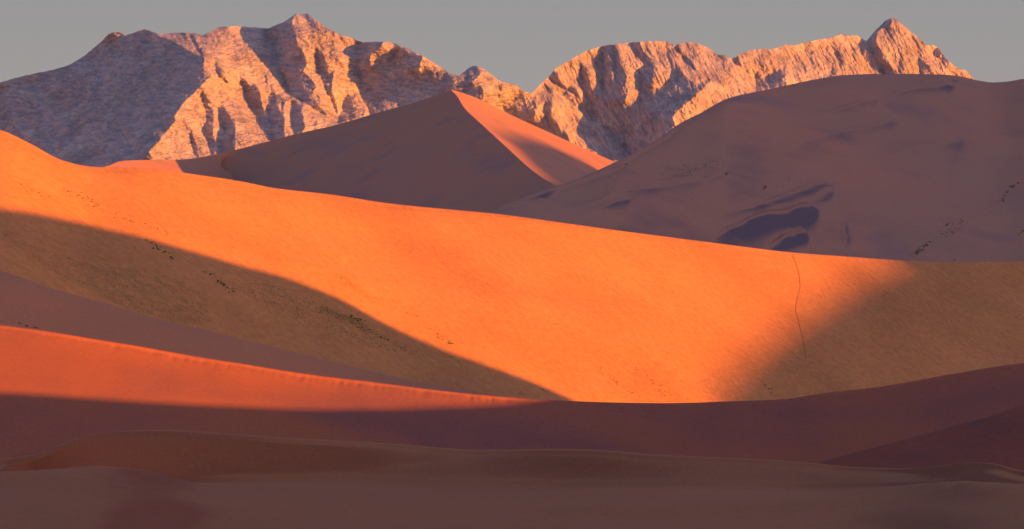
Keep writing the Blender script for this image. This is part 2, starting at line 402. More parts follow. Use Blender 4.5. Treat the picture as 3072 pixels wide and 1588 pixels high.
for i, P in enumerate(parts):
    if i == 1: P[-1] = A; P[:, 0] = A[0]
    VV.append(P.reshape(-1, 3)); f = grid_faces(P.shape[0], P.shape[1], off)
    FF.append(f); off += P.shape[0] * P.shape[1]
VV = np.vstack(VV)
FF = np.vstack([face_up(VV, f) for f in FF])
pyr = link_mesh("dune", VV, FF, M_back, kind='structure')
DUNES['pyr'] = (VV, FF, bvh(VV, FF))

# ------------------------------------------------------------------ nearer dunes
px = pxs(8)
# red flank between the middle ridge and the great dune
cr = [(-1500, 640, 1420), (-500, 740, 1430), (0, 814, 1440), (85, 842, 1442), (171, 870, 1445), (300, 906, 1450), (428, 944, 1456), (556, 978, 1462), (642, 998, 1466), (813, 1040, 1474), (984, 1082, 1482),
      (1128, 1120, 1490), (1299, 1155, 1498), (1513, 1190, 1505), (1900, 1260, 1520), (4600, 1300, 1600)]
cr = [(a_, b_, c_ * 1.13) for a_, b_, c_ in cr]
Dc, Zc = curve(cr, px)
rows = [(Dc + 150, Zc - 18), (Dc + 40, Zc - 3), (Dc, Zc), (Dc - 20, Zc - 1.6), (Dc - 60, Zc - 12), (Dc - 150, np.minimum(Zc - 44, -62)), (Dc - 230, np.full_like(px, FLOOR - 4))]
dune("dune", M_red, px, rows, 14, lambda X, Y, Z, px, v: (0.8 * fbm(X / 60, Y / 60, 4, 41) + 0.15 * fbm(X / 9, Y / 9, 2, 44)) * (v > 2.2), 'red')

# middle ridge with the second lit band
px = pxs(4)
cr = [(-1500, 840, 1080), (-500, 920, 1110), (0, 975, 1130), (128, 992, 1134), (300, 1020, 1139), (406, 1037, 1142), (556, 1064, 1147), (727, 1092, 1152), (899, 1119, 1157), (1000, 1133, 1160), (1100, 1144, 1163),
      (1214, 1159, 1167), (1428, 1183, 1174), (1642, 1200, 1181), (1813, 1207, 1187), (1984, 1210, 1193), (2100, 1208, 1197), (2143, 1206, 1198), (2349, 1198, 1205), (2443, 1185, 1208), (2657, 1158, 1215), (2871, 1121, 1222), (3072, 1090, 1229), (3800, 1020, 1260), (4600, 1000, 1290)]
Dc, Zc = curve(cr, px)
Zf = np.full_like(px, FLOOR - 4)
h1 = Zc - FLOOR
rows = [(Dc + 150, Zf), (Dc + 30, Zc - 12), (Dc, Zc), (Dc - 1.6, Zc - 0.75), (Dc - 7, Zc - 3.0), (Dc - 0.7*h1, Zc - 0.24 * h1), (Dc - 1.6*h1, Zc - 0.62 * h1), (Dc - 2.9 * h1, Zf), (Dc - 4*h1, Zf - 2)]
def b_mid(X, Y, Z, px, v):
    w = np.clip((v - 2.0) * 3, 0, 1) * np.clip(9 - v, 0, 1)
    n = (0.5 * fbm(X / 40, Y / 40, 4, 51) + 0.08 * fbm(X / 5, Y / 5, 2, 55)) * w
    # slumped lip of the crest: little scallops
    sc = np.clip(noise2(X / 1.7 + 1.5 * noise2(X / 7, 0 * X, 75), X * 0 + 3.1, 71) + 0.1, 0, 1) + 0.5 * np.abs(noise2(X / 0.9, v * 0.7, 72))
    pt = 0.3 + np.clip(noise2(X / 18, 0*X + 9, 73) + 0.45, 0, 1) * np.clip((px[None] - 100) / 600, 0.15, 1) * np.clip((1750 - px[None]) / 300, 0.2, 1)
    n = n - 0.6 * sc * pt * np.clip(1 - np.abs(v - 3.0) / 0.9, 0, 1)
    return n
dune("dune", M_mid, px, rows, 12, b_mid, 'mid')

# dark flank at the lower right
px = pxs(8)
cr = [(-1500, 1700, 800), (1900, 1560, 790), (2200, 1460, 800), (2456, 1388, 810), (2614, 1345, 820), (2828, 1288, 835), (2956, 1253, 842), (3072, 1217, 850), (3500, 1100, 880), (4600, 1000, 940)]
Dc, Zc = curve(cr, px)
rows = [(Dc + 150, Zf := np.full_like(px, FLOOR - 4)), (Dc + 30, Zc - 12), (Dc, Zc), (Dc - 12, Zc - 2), (Dc - 60, Zc - 15), (Dc - 170, np.minimum(Zc - 30, -72)), (Dc - 230, np.full_like(px, FLOOR - 4))]
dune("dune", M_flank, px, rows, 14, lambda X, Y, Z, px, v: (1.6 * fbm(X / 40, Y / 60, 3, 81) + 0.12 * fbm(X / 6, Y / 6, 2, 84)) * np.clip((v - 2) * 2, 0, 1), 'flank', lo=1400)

# foreground dune
cr = [(-1500, 1440, 330), (-500, 1400, 345), (0, 1377, 352), (111, 1362, 360), (171, 1339, 372), (257, 1309, 388), (342, 1294, 398), (471, 1290, 405), (642, 1298, 410), (856, 1313, 414), (1100, 1326, 416), (1214, 1334, 416),
      (1342, 1345, 414), (1449, 1351, 412), (1642, 1347, 408), (1770, 1349, 405), (1984, 1365, 400), (2100, 1370, 398), (2229, 1375, 396), (2400, 1386, 392), (2571, 1402, 386), (2721, 1406, 380), (2828, 1397, 372), (2913, 1387, 362),
      (2978, 1391, 356), (3072, 1414, 350), (3600, 1450, 330), (4600, 1400, 320)]
Dc, Zc = curve(cr, px)
def line(pts): return curve(pts, px)
r2 = line([(-500, 1425, 334), (0, 1430, 342), (214, 1430, 376), (342, 1434, 387), (556, 1452, 396), (800, 1444, 401), (1027, 1438, 405), (1300, 1450, 401), (1600, 1452, 396), (2000, 1452, 388), (2400, 1462, 380), (2721, 1446, 369), (2913, 1440, 352), (3072, 1452, 338), (3600, 1470, 322)])
r4 = line([(-500, 1412, 318), (0, 1420, 322), (85, 1410, 328), (214, 1403, 336), (342, 1407, 344), (449, 1421, 354), (556, 1446, 366), (642, 1458, 374), (1027, 1452, 378), (1300, 1470, 378), (1600, 1478, 374), (2000, 1472, 366), (2400, 1480, 358), (2721, 1466, 345), (2900, 1456, 330), (3072, 1462, 318), (3600, 1480, 305)])
r5 = line([(-500, 1440, 304), (0, 1462, 306), (257, 1490, 303), (642, 1500, 334), (1000, 1500, 345), (1500, 1530, 342), (2000, 1515, 338), (2500, 1525, 332), (3072, 1520, 300), (3600, 1530, 290)])
r6 = line([(-500, 1500, 286), (0, 1530, 284), (257, 1590, 274), (642, 1590, 308), (1500, 1590, 318), (2500, 1590, 312), (3072, 1600, 271), (3600, 1600, 262)])
r7 = line([(-500, 1700, 250), (1500, 1720, 270), (3600, 1720, 245)])
rows = [(Dc + 120, np.full_like(px, FLOOR - 4)), (Dc + 25, Zc - 6), (Dc + 4, Zc - 0.35), (Dc, Zc), (Dc - 3, Zc - 0.35), (r2[0] * 0.9 + 0.1 * Dc, r2[1] * 0.88 + Zc * 0.12), (r2[0] - 4, r2[1] - 0.15), r4, r5, r6, r7, (r7[0] - 80, np.full_like(px, FLOOR - 4))]
NEAR_FOLDS = [([(-200, 1400), (0, 1466), (43, 1489), (171, 1546), (257, 1590), (330, 1640)], 0.14, 60), ([(1548, 1508), (1650, 1494), (1800, 1470), (1950, 1455)], 0.10, 12), ([(1400, 1586), (1490, 1562), (1560, 1545)], 0.08, 10),
  ([(1650, 1540), (1800, 1520), (2000, 1500), (2150, 1480), (2400, 1470)], 0.14, 44), ([(2340, 1538), (2500, 1522), (2700, 1490), (2850, 1450)], 0.16, 50), ([(600, 1470), (900, 1500), (1100, 1540)], 0.2, 70), ([(2870, 1440), (2960, 1428), (3072, 1432)], 0.15, 30)]
def soften(a, w=22):
    k = np.exp(-np.linspace(-2.2, 2.2, 2 * w + 1) ** 2); k /= k.sum()
    return np.convolve(np.pad(a, w, mode='edge'), k, 'valid')
rows = [(soften(d_, 5), soften(z_, 5)) if i_ < 5 else (soften(d_), soften(z_)) for i_, (d_, z_) in enumerate(rows)]
def b_near(X, Y, Z, px, v):
    w = np.clip(v - 3.5, 0, 1)
    q = X * 0.95 + Y * 0.3; s = -X * 0.3 + Y * 0.95
    n = (0.30 * fbm(q / 30, s / 18, 3, 91) + 0.03 * fbm(q / 9, s / 4, 3, 95)) * w
    PX, PY = to_px(X, Y, Z)
    for pts, h, wd in NEAR_FOLDS:
        d, t = seg_dist(PX, PY, pts)
        e = np.clip(np.sin(np.pi * np.clip(t, 0, 1)), 0, 1) ** 0.7
        n = n + h * e * (np.where(d < 0, np.exp(-np.clip(-d, 0, None) / wd), np.exp(-(d / (wd * 0.5)) ** 2))) * np.clip(v - 3.5, 0, 1)
    return n
dune("dune", M_near, px, rows, 20, b_near, 'near')

# ------------------------------------------------------------------ unseen dunes added off to the right, crests shaped to shade the valley
def sun_ab(p):
    a = p[0] * math.cos(R(SUN_AZ)) + p[1] * math.sin(R(SUN_AZ))
    return a
def ridge(key, pts3, lee=0.6, wind=0.35, ends=120.0, mat=M_ground):
    """an added shadow-casting dune whose crest runs through pts3; its flanks fall along the sun's horizontal direction"""
    h = np.array([S.x, S.y]) / math.hypot(S.x, S.y)
    P = np.array(pts3); ai = np.array([sun_ab(p) for p in P]); o = np.argsort(ai); P = P[o]; ai = ai[o]
    keep = [0]
    for i in range(1, len(ai)):
        if ai[i] - ai[keep[-1]] > 2.0: keep.append(i)
    P = P[keep]; ai = ai[keep]
    n = max(60, int((ai[-1] - ai[0]) / 5)); t = np.linspace(ai[0], ai[-1], n)
    Q = np.stack([np.interp(t, ai, P[:, k]) for k in range(3)], -1)
    # run the ends down to the ground
    e = np.array([math.cos(R(SUN_AZ)), math.sin(R(SUN_AZ))])
    def tail(q, sgn):
        H = q[2] - FLOOR + 5; L = np.linspace(1, 0.05, 14)[:, None] if sgn < 0 else np.linspace(0.05, 1, 14)[:, None]
        f = L * ends * H / 100.0
        return np.hstack([q[None, :2] + sgn * e[None] * f, q[2] - H * L])
    Q = np.vstack([tail(Q[0], -1), Q, tail(Q[-1], 1)])
    H = Q[:, 2] - FLOOR + 5
    fr = np.r_[-1, -0.8, -0.6, -0.45, -0.3, -0.2, -0.1, -0.04, 0, 0.04, 0.1, 0.2, 0.35, 0.5, 0.75, 1]
    G = []
    for f in fr:
        w = (H / lee) * -f if f < 0 else (H / wind) * f
        sgn = -1 if f < 0 else 1
        G.append(np.stack([Q[:, 0] + sgn * h[0] * w, Q[:, 1] + sgn * h[1] * w, Q[:, 2] - H * abs(f)], -1))
    G = np.array(G); V = G.reshape(-1, 3); Fc = face_up(V, grid_faces(len(fr), len(Q)))
    link_mesh("dune", V, Fc, mat, kind='structure')  # out of view, added only for the shadow it casts
    print("ridge", key, [(round(a), round(p[2])) for a, p in zip(ai, P)])

def cast(key, pix, t):
    tree = DUNES[key][2]; out = []
    for q in pix:
        p, _ = hit(tree, q[0], q[1])
        if p is None:
            print("miss", key, q); continue
        lift = q[2] if len(q) > 2 else 0.0
        out.append(tuple(p + S * t + Vector((0, 0, lift))))
    return out

# left-lower shadow of the great dune
left_edge = [(-300, 600), (-150, 612), (0, 626), (120, 640), (250, 668), (417, 708), (560, 748), (700, 790), (834, 823), (1000, 885), (1192, 990), (1330, 1050), (1500, 1110), (1610, 1150), (1717, 1200)]
K1 = cast('main', left_edge, 800)
K1 += cast('red', [(30, 962, 20), (10, 935, 14), (20, 830, 12), (428, 955, 12), (813, 1050, 10), (1299, 1163, 8)], 820)
ridge('left shadow', K1, lee=0.7, ends=45)

# added far ridge: soft shadow on the right of the great dune, then the big dune
K2 = cast('main', [(2125, 1195), (2200, 1100), (2310, 1010), (2435, 920), (2560, 840), (2670, 786)], 2900)
K2 += [tuple(Vector(at(px_, py_, D_)) + S * 2900) for px_, py_, D_ in [(1420, 570, 2420), (1667, 480, 2530), (2028, 290, 2720), (2443, 180, 2900), (2699, 160, 2990), (2900, 170, 3040), (3072, 180, 3070), (3400, 170, 3100)]]
ridge('far', K2, lee=0.5, wind=0.3, ends=30)
# soft shadow on the sunny side of the pyramid dune
K5 = cast('pyr', [(1655, 555), (1605, 506), (1560, 460), (1505, 406), (1550, 404), (1625, 425), (1735, 475)], 3400)
ridge('pyr', K5, lee=0.5, wind=0.3, ends=60)

# shadow edge on the middle ridge
K3 = cast('mid', [(-500, 1166), (-250, 1170), (0, 1176), (214, 1190), (428, 1205), (642, 1216), (899, 1228), (1100, 1227), (1214, 1225), (1385, 1219), (1513, 1212), (1599, 1203, 0.3)], 400)
K3 += [tuple(Vector(at(px_, py_, D_)) + S * 400) for px_, py_, D_ in [(1800, 1170, 1187), (2300, 1140, 1205), (3072, 1040, 1230)]]
ridge('mid', K3, lee=0.66, ends=30)

# shade over the foreground
K4 = [tuple(Vector(p) + S * 420) for p in [at(-300, 1200, 250), at(500, 1120, 420), at(1500, 1120, 500), at(2400, 1100, 760), at(3072, 1060, 850), at(3500, 1000, 900)]]
ridge('near', K4, lee=0.6, ends=20)

# ------------------------------------------------------------------ mountains
def A(*p): return [(400 + x / 2.896, 40 + y / 2.896) for x, y in p]
def B(*p): return [(800 + x / 3.506, 20 + y / 3.506) for x, y in p]
def Cc(*p): return [(1250 + x / 3.806, 150 + y / 3.806) for x, y in p]
def Dd(*p): return [(1600 + x / 3.33, 100 + y / 3.33) for x, y in p]
def E(*p): return [(2150 + x / 3.22, 30 + y / 3.22) for x, y in p]
SKYL = [(-1400, 420), (-900, 330), (-500, 300), (-200, 268), (0, 248), (43, 235), (107, 220), (150, 212), (205, 197), (252, 169), (312, 118), (325, 103), (342, 96), (364, 99), (376, 107), (419, 93), (432, 88), (449, 92), (471, 102), (548, 98),
  (590, 100), (608, 107), (659, 81), (706, 79), (770, 83), (804, 86), (856, 64), (886, 43), (924, 43), (941, 56), (984, 86), (1027, 107), (1070, 120), (1087, 128), (1111, 126), (1171, 126), (1214, 143), (1274, 171), (1321, 201),
  (1351, 222), (1377, 227), (1411, 201), (1428, 197), (1449, 205), (1501, 244), (1552, 257), (1573, 276), (1590, 280), (1597, 280), (1620, 255), (1646, 231), (1668, 205), (1727, 171), (1762, 152), (1813, 137), (1856, 132), (1907, 127), (1941, 124),
  (1997, 124), (2023, 137), (2036, 130), (2070, 126), (2100, 133), (2122, 143), (2156, 165), (2173, 165), (2195, 178), (2212, 165), (2246, 152), (2297, 145), (2314, 150), (2357, 134), (2383, 138), (2413, 128), (2464, 118), (2498, 112), (2528, 102),
  (2550, 109), (2571, 106), (2599, 124), (2627, 90), (2657, 62), (2674, 53), (2687, 56), (2708, 75), (2742, 103), (2781, 137), (2798, 135), (2815, 145), (2841, 180), (2879, 210), (2896, 210), (2922, 240), (2956, 252), (3010, 275), (3200, 330), (3600, 380), (4300, 430)]
SHADE = [  # faces turned away from the sun: outline, strength
 ([(-60, 300), (-60, 225), (0, 235), (200, 185), (300, 112)] + [(318, 124), (345, 128), (372, 112), (395, 90), (440, 86)] + A((110,150),(240,205),(350,245),(470,320),(620,385),(610,450),(680,530),(590,630),(520,700),(430,790),(360,890),(365,940),(260,1060),(180,1160),(75,1270)) + [(380, 530), (380, 640), (-60, 640)], 1.0),
 (A((490,190),(520,190),(560,270),(620,385),(590,365),(540,275)), 1),
 (A((715,430),(790,490),(800,560),(830,620),(780,580),(720,520)), 1),
 (A((920,540),(980,590),(1020,625),(1060,620),(1100,680),(1110,760),(1160,920),(1190,1050),(1150,1040),(1110,980),(1060,850),(1000,760),(960,640)), 1),
 (A((1190,710),(1270,700),(1370,735),(1330,760),(1300,840),(1320,920),(1310,1000),(1320,1110),(1220,1130),(1190,1070),(1220,990),(1170,860),(1170,760)), 1),
 (B((270,990),(400,1000),(380,1100),(400,1250),(370,1340),(285,1340),(270,1150)), 1),
 (A((590,670),(640,720),(650,800),(690,830),(700,900),(690,1080),(720,1130),(700,1240),(670,1230),(650,1100),(620,1000),(640,930),(620,830),(600,720)), 0.9),
 (A((740,810),(780,800),(830,880),(885,930),(885,1200),(760,1230),(770,1100),(800,1020),(760,950)), 0.9),
 (A((500,1000),(540,1100),(570,1250),(545,1250),(510,1130)), 0.8),
 (A((1140,530),(1165,560),(1175,620),(1150,590)), 0.8),
 (B((-20,230),(60,190),(280,85),(305,85),(265,150),(270,230),(310,320),(320,440),(370,440),(420,540),(425,620),(390,680),(470,760),(520,850),(490,900),(560,950),(570,1050),(640,1170),(540,1100),(400,1000),(280,940),(210,850),(200,780),(130,680),(120,560),(80,420),(30,330)), 1),
 (B((530,430),(590,480),(610,560),(640,620),(650,720),(690,690),(720,680),(700,750),(690,900),(720,960),(750,1050),(745,1140),(700,1050),(640,900),(590,800),(540,640)), 1),
 (B((830,940),(950,930),(990,1000),(1040,1060),(1030,1150),(750,1230),(750,1160),(800,1090),(810,1000)), 1),
 (B((970,370),(1090,365),(1240,365),(1180,430),(1100,490),(1080,560),(1090,650),(1240,680),(1300,660),(1330,560),(1380,450),(1440,440),(1490,480),(1640,530),(1620,600),(1610,670),(1753,690)) + Cc((200,250),(370,275),(480,280),(600,185),(650,175),(740,240),(720,290),(640,360),(680,420),(740,410),(765,500),(740,590),(600,760)) + B((1130,1200),(1020,980),(1010,900),(960,740),(950,620),(985,520),(985,430)), 1),
 (Cc((980,600),(1050,590),(1190,510),(1380,505),(1540,530),(1560,600),(1530,760),(1620,850),(1700,930),(1760,1080),(1000,760),(985,650)), 0.9),
 (Cc((930,370),(990,380),(980,430),(960,560),(930,520),(940,440)), 0.8),
 (Dd((150,440),(190,385),(235,375),(280,500),(350,560),(370,530),(450,570),(470,640),(540,690),(420,720),(330,660),(290,590),(320,580),(420,640),(400,600),(330,570),(240,520)), 1),
 (Dd((115,490),(150,540),(200,545),(190,620),(150,590)), 0.9),
 (Dd((480,290),(540,400),(570,500),(590,600),(680,660),(705,600),(690,440),(680,280),(680,200),(710,120),(760,120),(750,240),(770,350),(780,440),(770,530),(820,490),(815,350),(820,290),(800,120),(830,130),(860,240),(900,370),(935,430),(920,520),(940,600),(915,710),(1050,690),(1085,600),(1080,480),(1060,380),(1150,320),(1190,290),(1200,380),(1200,540),(1270,550),(1340,500),(1350,470),(1450,485),(1440,400),(1450,330),(1480,370),(1560,470),(1640,500),(1740,470),(1780,460),(1700,550),(1560,680),(1460,760),(1390,850),(1420,930),(1250,1100),(1010,1260),(900,1110),(830,1090),(790,1000),(640,910),(550,790),(480,750),(600,720),(540,640),(500,540),(480,440)), 1),
 (Dd((955,95),(1000,110),(1060,230),(1100,160),(1060,80),(1010,80)), 0.7), (Dd((1040,240),(1100,180),(1170,240),(1190,290),(1120,300)), 0.5),
 (Dd((510,890),(560,850),(640,960),(700,1120),(640,1080),(570,960)), 0.8),
 (Dd((1410,140),(1450,125),(1480,190),(1450,190)), 1), (Dd((1510,240),(1560,250),(1580,310),(1650,380),(1600,350),(1540,290)), 0.9),
 (E((150,480),(200,430),(240,550),(190,520)), 1), (E((370,620),(410,600),(440,660),(500,770),(380,790)), 1), (E((470,640),(580,590),(660,570),(670,750),(510,770)), 1),
 (E((1440,300),(1550,170),(1640,100),(1680,70),(1690,130),(1550,210),(1540,290),(1600,440),(1660,540),(1700,530),(1740,640),(1640,640),(1540,450)), 1),
 (E((1780,470),(1830,590),(1760,600),(1760,500)), 0.8), (E((1960,460),(2060,540),(2100,620),(1960,620)), 0.8), (E((2100,380),(2140,370),(2160,400),(2150,470),(2110,440)), 1),
 (E((1060,340),(1100,430),(1140,520),(1170,630),(1110,630),(1110,500),(1050,380)), 0.8), (E((1380,330),(1420,330),(1430,450),(1470,540),(1400,420)), 0.8), (E((1140,350),(1190,440),(1210,500),(1160,420)), 0.8), (E((965,530),(1000,620),(985,620)), 0.8),
 ([(3000, 260), (3300, 300), (3500, 600), (3000, 600)], 0.3), ([(3300, 320), (3700, 360), (4000, 600), (3500, 600)], 1)]
LITPATCH = [[(314, 122), (318, 100), (340, 88), (378, 98), (372, 112), (345, 126)], Cc((1340,830),(1350,700),(1430,600),(1480,590),(1430,690),(1490,740),(1440,830)), B((1130,570),(1250,530),(1380,440),(1340,520),(1230,590)), B((1280,370),(1350,375),(1640,520),(1500,470)), A((1280,760),(1290,770),(1280,850),(1265,830))]

def inside(PX, PY, poly):
    c = np.zeros(PX.shape, bool); n = len(poly)
    for i in range(n):
        x0, y0 = poly[i]; x1, y1 = poly[(i + 1) % n]
        if y0 == y1: continue
        k = ((y0 > PY) != (y1 > PY))
        c ^= k & (PX < (x1 - x0) * (PY - y0) / (y1 - y0) + x0)
    return c

D0 = 10000.0
NPX, NPY = 2.0, 2.0
mx = np.arange(-1400, 4300, NPX); my = np.arange(40, 640, NPY)
MX, MY = np.meshgrid(mx, my)
wx = 4.0 * fbm(MX / 22, MY / 22, 4, 201); wy = 4.0 * fbm(MX / 22, MY / 22, 4, 301)      # ragged outlines
face = np.full(MX.shape, 0.55)
SK = -1.9; LT = 0.62
for poly, k in SHADE:
    xs = [p[0] for p in poly]
    c0 = max(0, int((min(xs) - 20 + 1400) / NPX)); c1 = min(len(mx), int((max(xs) + 20 + 1400) / NPX))
    sl = (slice(None), slice(c0, c1))
    m_ = inside(MX[sl] + wx[sl], MY[sl] + wy[sl], poly)
    face[sl] = np.where(m_, LT + (SK - LT) * k, face[sl])
for poly in LITPATCH:
    face[inside(MX + wx, MY + wy, poly)] = LT
gx_, gz_ = (MX - PW / 2) * D0 / F, (HORIZON - MY) * D0 / F
left_ = np.clip((1640 - MX) / 60, 0, 1)
aL, cL = gx_ * 0.42 - gz_ * 0.91, gx_ * 0.91 + gz_ * 0.42
aR, cR = gx_ * 0.36 - gz_ * 0.93, gx_ * 0.93 + gz_ * 0.36
ribs = left_ * fbm(cL / 20, aL / 75, 5, 610, 0.62) + (1 - left_) * 1.15 * fbm(cR / 15, aR / 85, 5, 620, 0.62)
face = face + 1.55 * ribs + 1.5 * np.clip((560 - MX) / 60, 0, 1) * fbm((gx_ * 0.85 + gz_ * 0.5) / 62, (gz_ * 0.85 - gx_ * 0.5) / 190, 3, 655, 0.6) + 0.6 * fbm(gx_ / 7, gz_ / 6, 3, 640, 0.7)
# solve for the depth relief whose sideways slope is the one wanted, smooth up and down
mpp = D0 / F
g = face.copy()
# overall balance of each neighbourhood is kept by a weak pull to the plane
def solve(g, wz=0.12, lam=(1 / 4500.0) ** 2):
    H, W = g.shape
    G = np.concatenate([g, -g[:, ::-1]], 1); G = np.concatenate([G, G[::-1]], 0)
    kx = 2 * np.pi * np.fft.fftfreq(G.shape[1], NPX * mpp); kz = 2 * np.pi * np.fft.fftfreq(G.shape[0], NPY * mpp)
    KX, KZ = np.meshgrid(kx, kz)
    num = -1j * KX * np.fft.fft2(G); den = KX**2 + wz * KZ**2 + lam
    return np.real(np.fft.ifft2(num / den))[:H, :W]
relief = solve(g)

def build_mountain(name, mat, pa, pb, step, rocktype, seed):
    px = np.arange(pa, pb + step, step); nv = 300
    sk = np.interp(px, [p[0] for p in SKYL], [p[1] for p in SKYL])
    sk = sk + 2.6 * fbm(px / 14, px * 0, 5, seed + 3, 0.6)                          # broken rock along the skyline
    v = np.linspace(0, 1, nv)[:, None]
    bot = 620.0
    PYg = bot + (sk[None] - bot) * (v ** 0.9); PXg = np.broadcast_to(px[None], PYg.shape)
    # relief lookup
    fx = np.clip((PXg - mx[0]) / NPX, 0, len(mx) - 2); fy = np.clip((PYg - my[0]) / NPY, 0, len(my) - 2)
    ix = fx.astype(int); iy = fy.astype(int); fx = fx - ix; fy = fy - iy
    def look(Rf): return (Rf[iy, ix] * (1 - fx) + Rf[iy, ix + 1] * fx) * (1 - fy) + (Rf[iy + 1, ix] * (1 - fx) + Rf[iy + 1, ix + 1] * fx) * fy
    d = look(relief)
    X0 = (PXg - PW / 2) * mpp; Z0 = (HORIZON - PYg) * mpp
    # rock detail: beds, ribs, blocks
    if rocktype == 'bed':
        th = R(10)
        along = X0 * math.cos(th) + Z0 * math.sin(th); acr = -X0 * math.sin(th) + Z0 * math.cos(th)
        det = 0.7 * fbm(along / 34 , acr / 8, 4, seed, 0.55, True) + 1.3 * fbm(X0 / 15, Z0 / 10, 5, seed + 20, 0.6, True) + 6.0 * fbm(X0 / 80, Z0 / 120, 4, seed + 40, 0.45) + 26 * np.clip((520 - PXg) / 80, 0, 1) * fbm((X0 * 0.8 + Z0 * 0.6) / 60, (Z0 * 0.8 - X0 * 0.6) / 170, 4, seed + 44, 0.5, True) + 2.5 * fbm(X0 / 9, Z0 / 7, 4, seed + 60, 0.66) + 3.8 * fbm(along / 34 + 0.6 * noise2(X0 / 30, Z0 / 30, 5), acr / 7, 4, seed + 64, 0.6, True)
        th2 = R(-62); a2 = X0 * math.cos(th2) + Z0 * math.sin(th2); c2 = -X0 * math.sin(th2) + Z0 * math.cos(th2)
        det += 2.2 * fbm(a2 / 90, c2 / 24, 3, seed + 80, 0.5, True)
    else:
        th2 = R(-64); a2 = X0 * math.cos(th2) + Z0 * math.sin(th2); c2 = -X0 * math.sin(th2) + Z0 * math.cos(th2)
        det = 2.4 * fbm(a2 / 120, c2 / 18, 4, seed, 0.5, True) + 1.3 * fbm(a2 / 22, c2 / 10, 5, seed + 20, 0.6, True) + 5.0 * fbm(X0 / 70, Z0 / 100, 4, seed + 40, 0.45) + 2.4 * fbm(X0 / 9, Z0 / 8, 4, seed + 60, 0.66) + 4.2 * fbm(a2 / 40 + 0.6 * noise2(X0 / 30, Z0 / 30, 5), c2 / 8, 4, seed + 64, 0.6, True)
        th = R(25); along = X0 * math.cos(th) + Z0 * math.sin(th); acr = -X0 * math.sin(th) + Z0 * math.cos(th)
        det += 1.6 * fbm(along / 30, acr / 8, 3, seed + 90, 0.55, True)
    lean = Z0 * 0.95
    Y = D0 + lean - lean.mean() * 0 + d + det * np.clip((1.02 - v) * 12, 0.25, 1)
    X = (PXg - PW / 2) / F / math.cos(PITCH) * Y; Z = tan_el(PYg) * Y
    # far side
    t = np.linspace(0, 1, 14)[1:, None]
    Zt = Z[-1:]; Yb = Y[-1:] + (Zt - FLOOR) / 0.75 * t; Zb = Zt + (FLOOR - 4 - Zt) * t
    Xb = np.repeat(X[-1:], 13, 0) + 6 * fbm(np.repeat(X[-1:], 13, 0) / 50, Yb / 50, 3, seed + 5) * t
    # foot, down to the plain
    Zf0 = Z[:1]; tf = np.linspace(1, 0.12, 6)[:, None]
    Zf = Zf0 + (FLOOR - 4 - Zf0) * tf; Yf = Y[:1] - (Zf0 - FLOOR + 4) / 0.35 * tf; Xf = np.repeat(X[:1], 6, 0)
    P = np.stack([np.vstack([Xf, X, Xb]), np.vstack([Yf, Y, Yb]), np.vstack([Zf, Z, Zb])], -1)
    V = P.reshape(-1, 3); Fc = face_up(V, grid_faces(P.shape[0], P.shape[1]))
    o = link_mesh(name, V, Fc, mat, smooth=False, kind='structure')
    return o
build_mountain("mountain", M_rockL, -1400, 1640, 2.2, 'bed', 400)
build_mountain("mountain", M_rockR, 1560, 4300, 2.2, 'rib', 500)

# ------------------------------------------------------------------ plants
def leaf_mat(name, c):
    m, n, l, b = nodes_of(name)
    nz = n.new("ShaderNodeTexNoise"); nz.inputs['Scale'].default_value = 0.35; nz.inputs['Detail'].default_value = 2
    g = n.new("ShaderNodeNewGeometry"); l.new(g.outputs['Position'], nz.inputs['Vector'])
    r = n.new("ShaderNodeValToRGB"); r.color_ramp.elements[0].position = 0.35; r.color_ramp.elements[1].position = 0.65
    r.color_ramp.elements[0].color = (c[0] * 0.7, c[1] * 0.75, c[2] * 0.7, 1); r.color_ramp.elements[1].color = (c[0] * 1.3, c[1] * 1.25, c[2] * 1.3, 1)
    l.new(nz.outputs[0], r.inputs[0]); l.new(r.outputs[0], b.inputs['Base Color']); return m
G_dark = leaf_mat("dark_leaves", (0.20, 0.21, 0.10)); G_green = leaf_mat("green_leaves", (0.09, 0.19, 0.05))
G_olive = leaf_mat("olive_grass", (0.26, 0.25, 0.10)); G_pale = leaf_mat("pale_grass", (0.36, 0.33, 0.20)); G_yellow = leaf_mat("yellow_grass", (0.42, 0.30, 0.05))

def tuft_shape(nb, spread, height, seed, broad=0.09):
    r = random.Random(seed); V = []; Fs = []
    for i in range(nb):
        a = r.uniform(0, 2 * math.pi); rr = r.random() ** 0.6 * spread * 0.55; hh = height * r.uniform(0.5, 1.0) * (1 - 0.4 * rr / spread)
        bx, by = rr * math.cos(a), rr * math.sin(a); ln = r.uniform(0.15, 0.6) * spread; w = broad * r.uniform(0.6, 1.4); b2 = a + r.uniform(-1, 1)
        tx, ty = bx + ln * math.cos(b2), by + ln * math.sin(b2); sx, sy = -math.sin(b2) * w, math.cos(b2) * w
        k = len(V)
        V += [(bx - sx, by - sy, -0.12), (bx + sx, by + sy, -0.12), ((bx + tx) / 2 + sx * 0.9, (by + ty) / 2 + sy * 0.9, hh * 0.72), ((bx + tx) / 2 - sx * 0.9, (by + ty) / 2 - sy * 0.9, hh * 0.72), (tx, ty, hh)]
        Fs += [(k, k + 1, k + 2), (k, k + 2, k + 3), (k + 3, k + 2, k + 4)]
    return np.array(V), np.array(Fs)
SH = [tuft_shape(26, 1.0, 0.75, i, 0.13) for i in range(4)]
GR = [tuft_shape(16, 0.9, 0.9, 10 + i, 0.05) for i in range(4)]
TINY = [tuft_shape(5, 0.8, 0.6, 20 + i, 0.12) for i in range(5)]

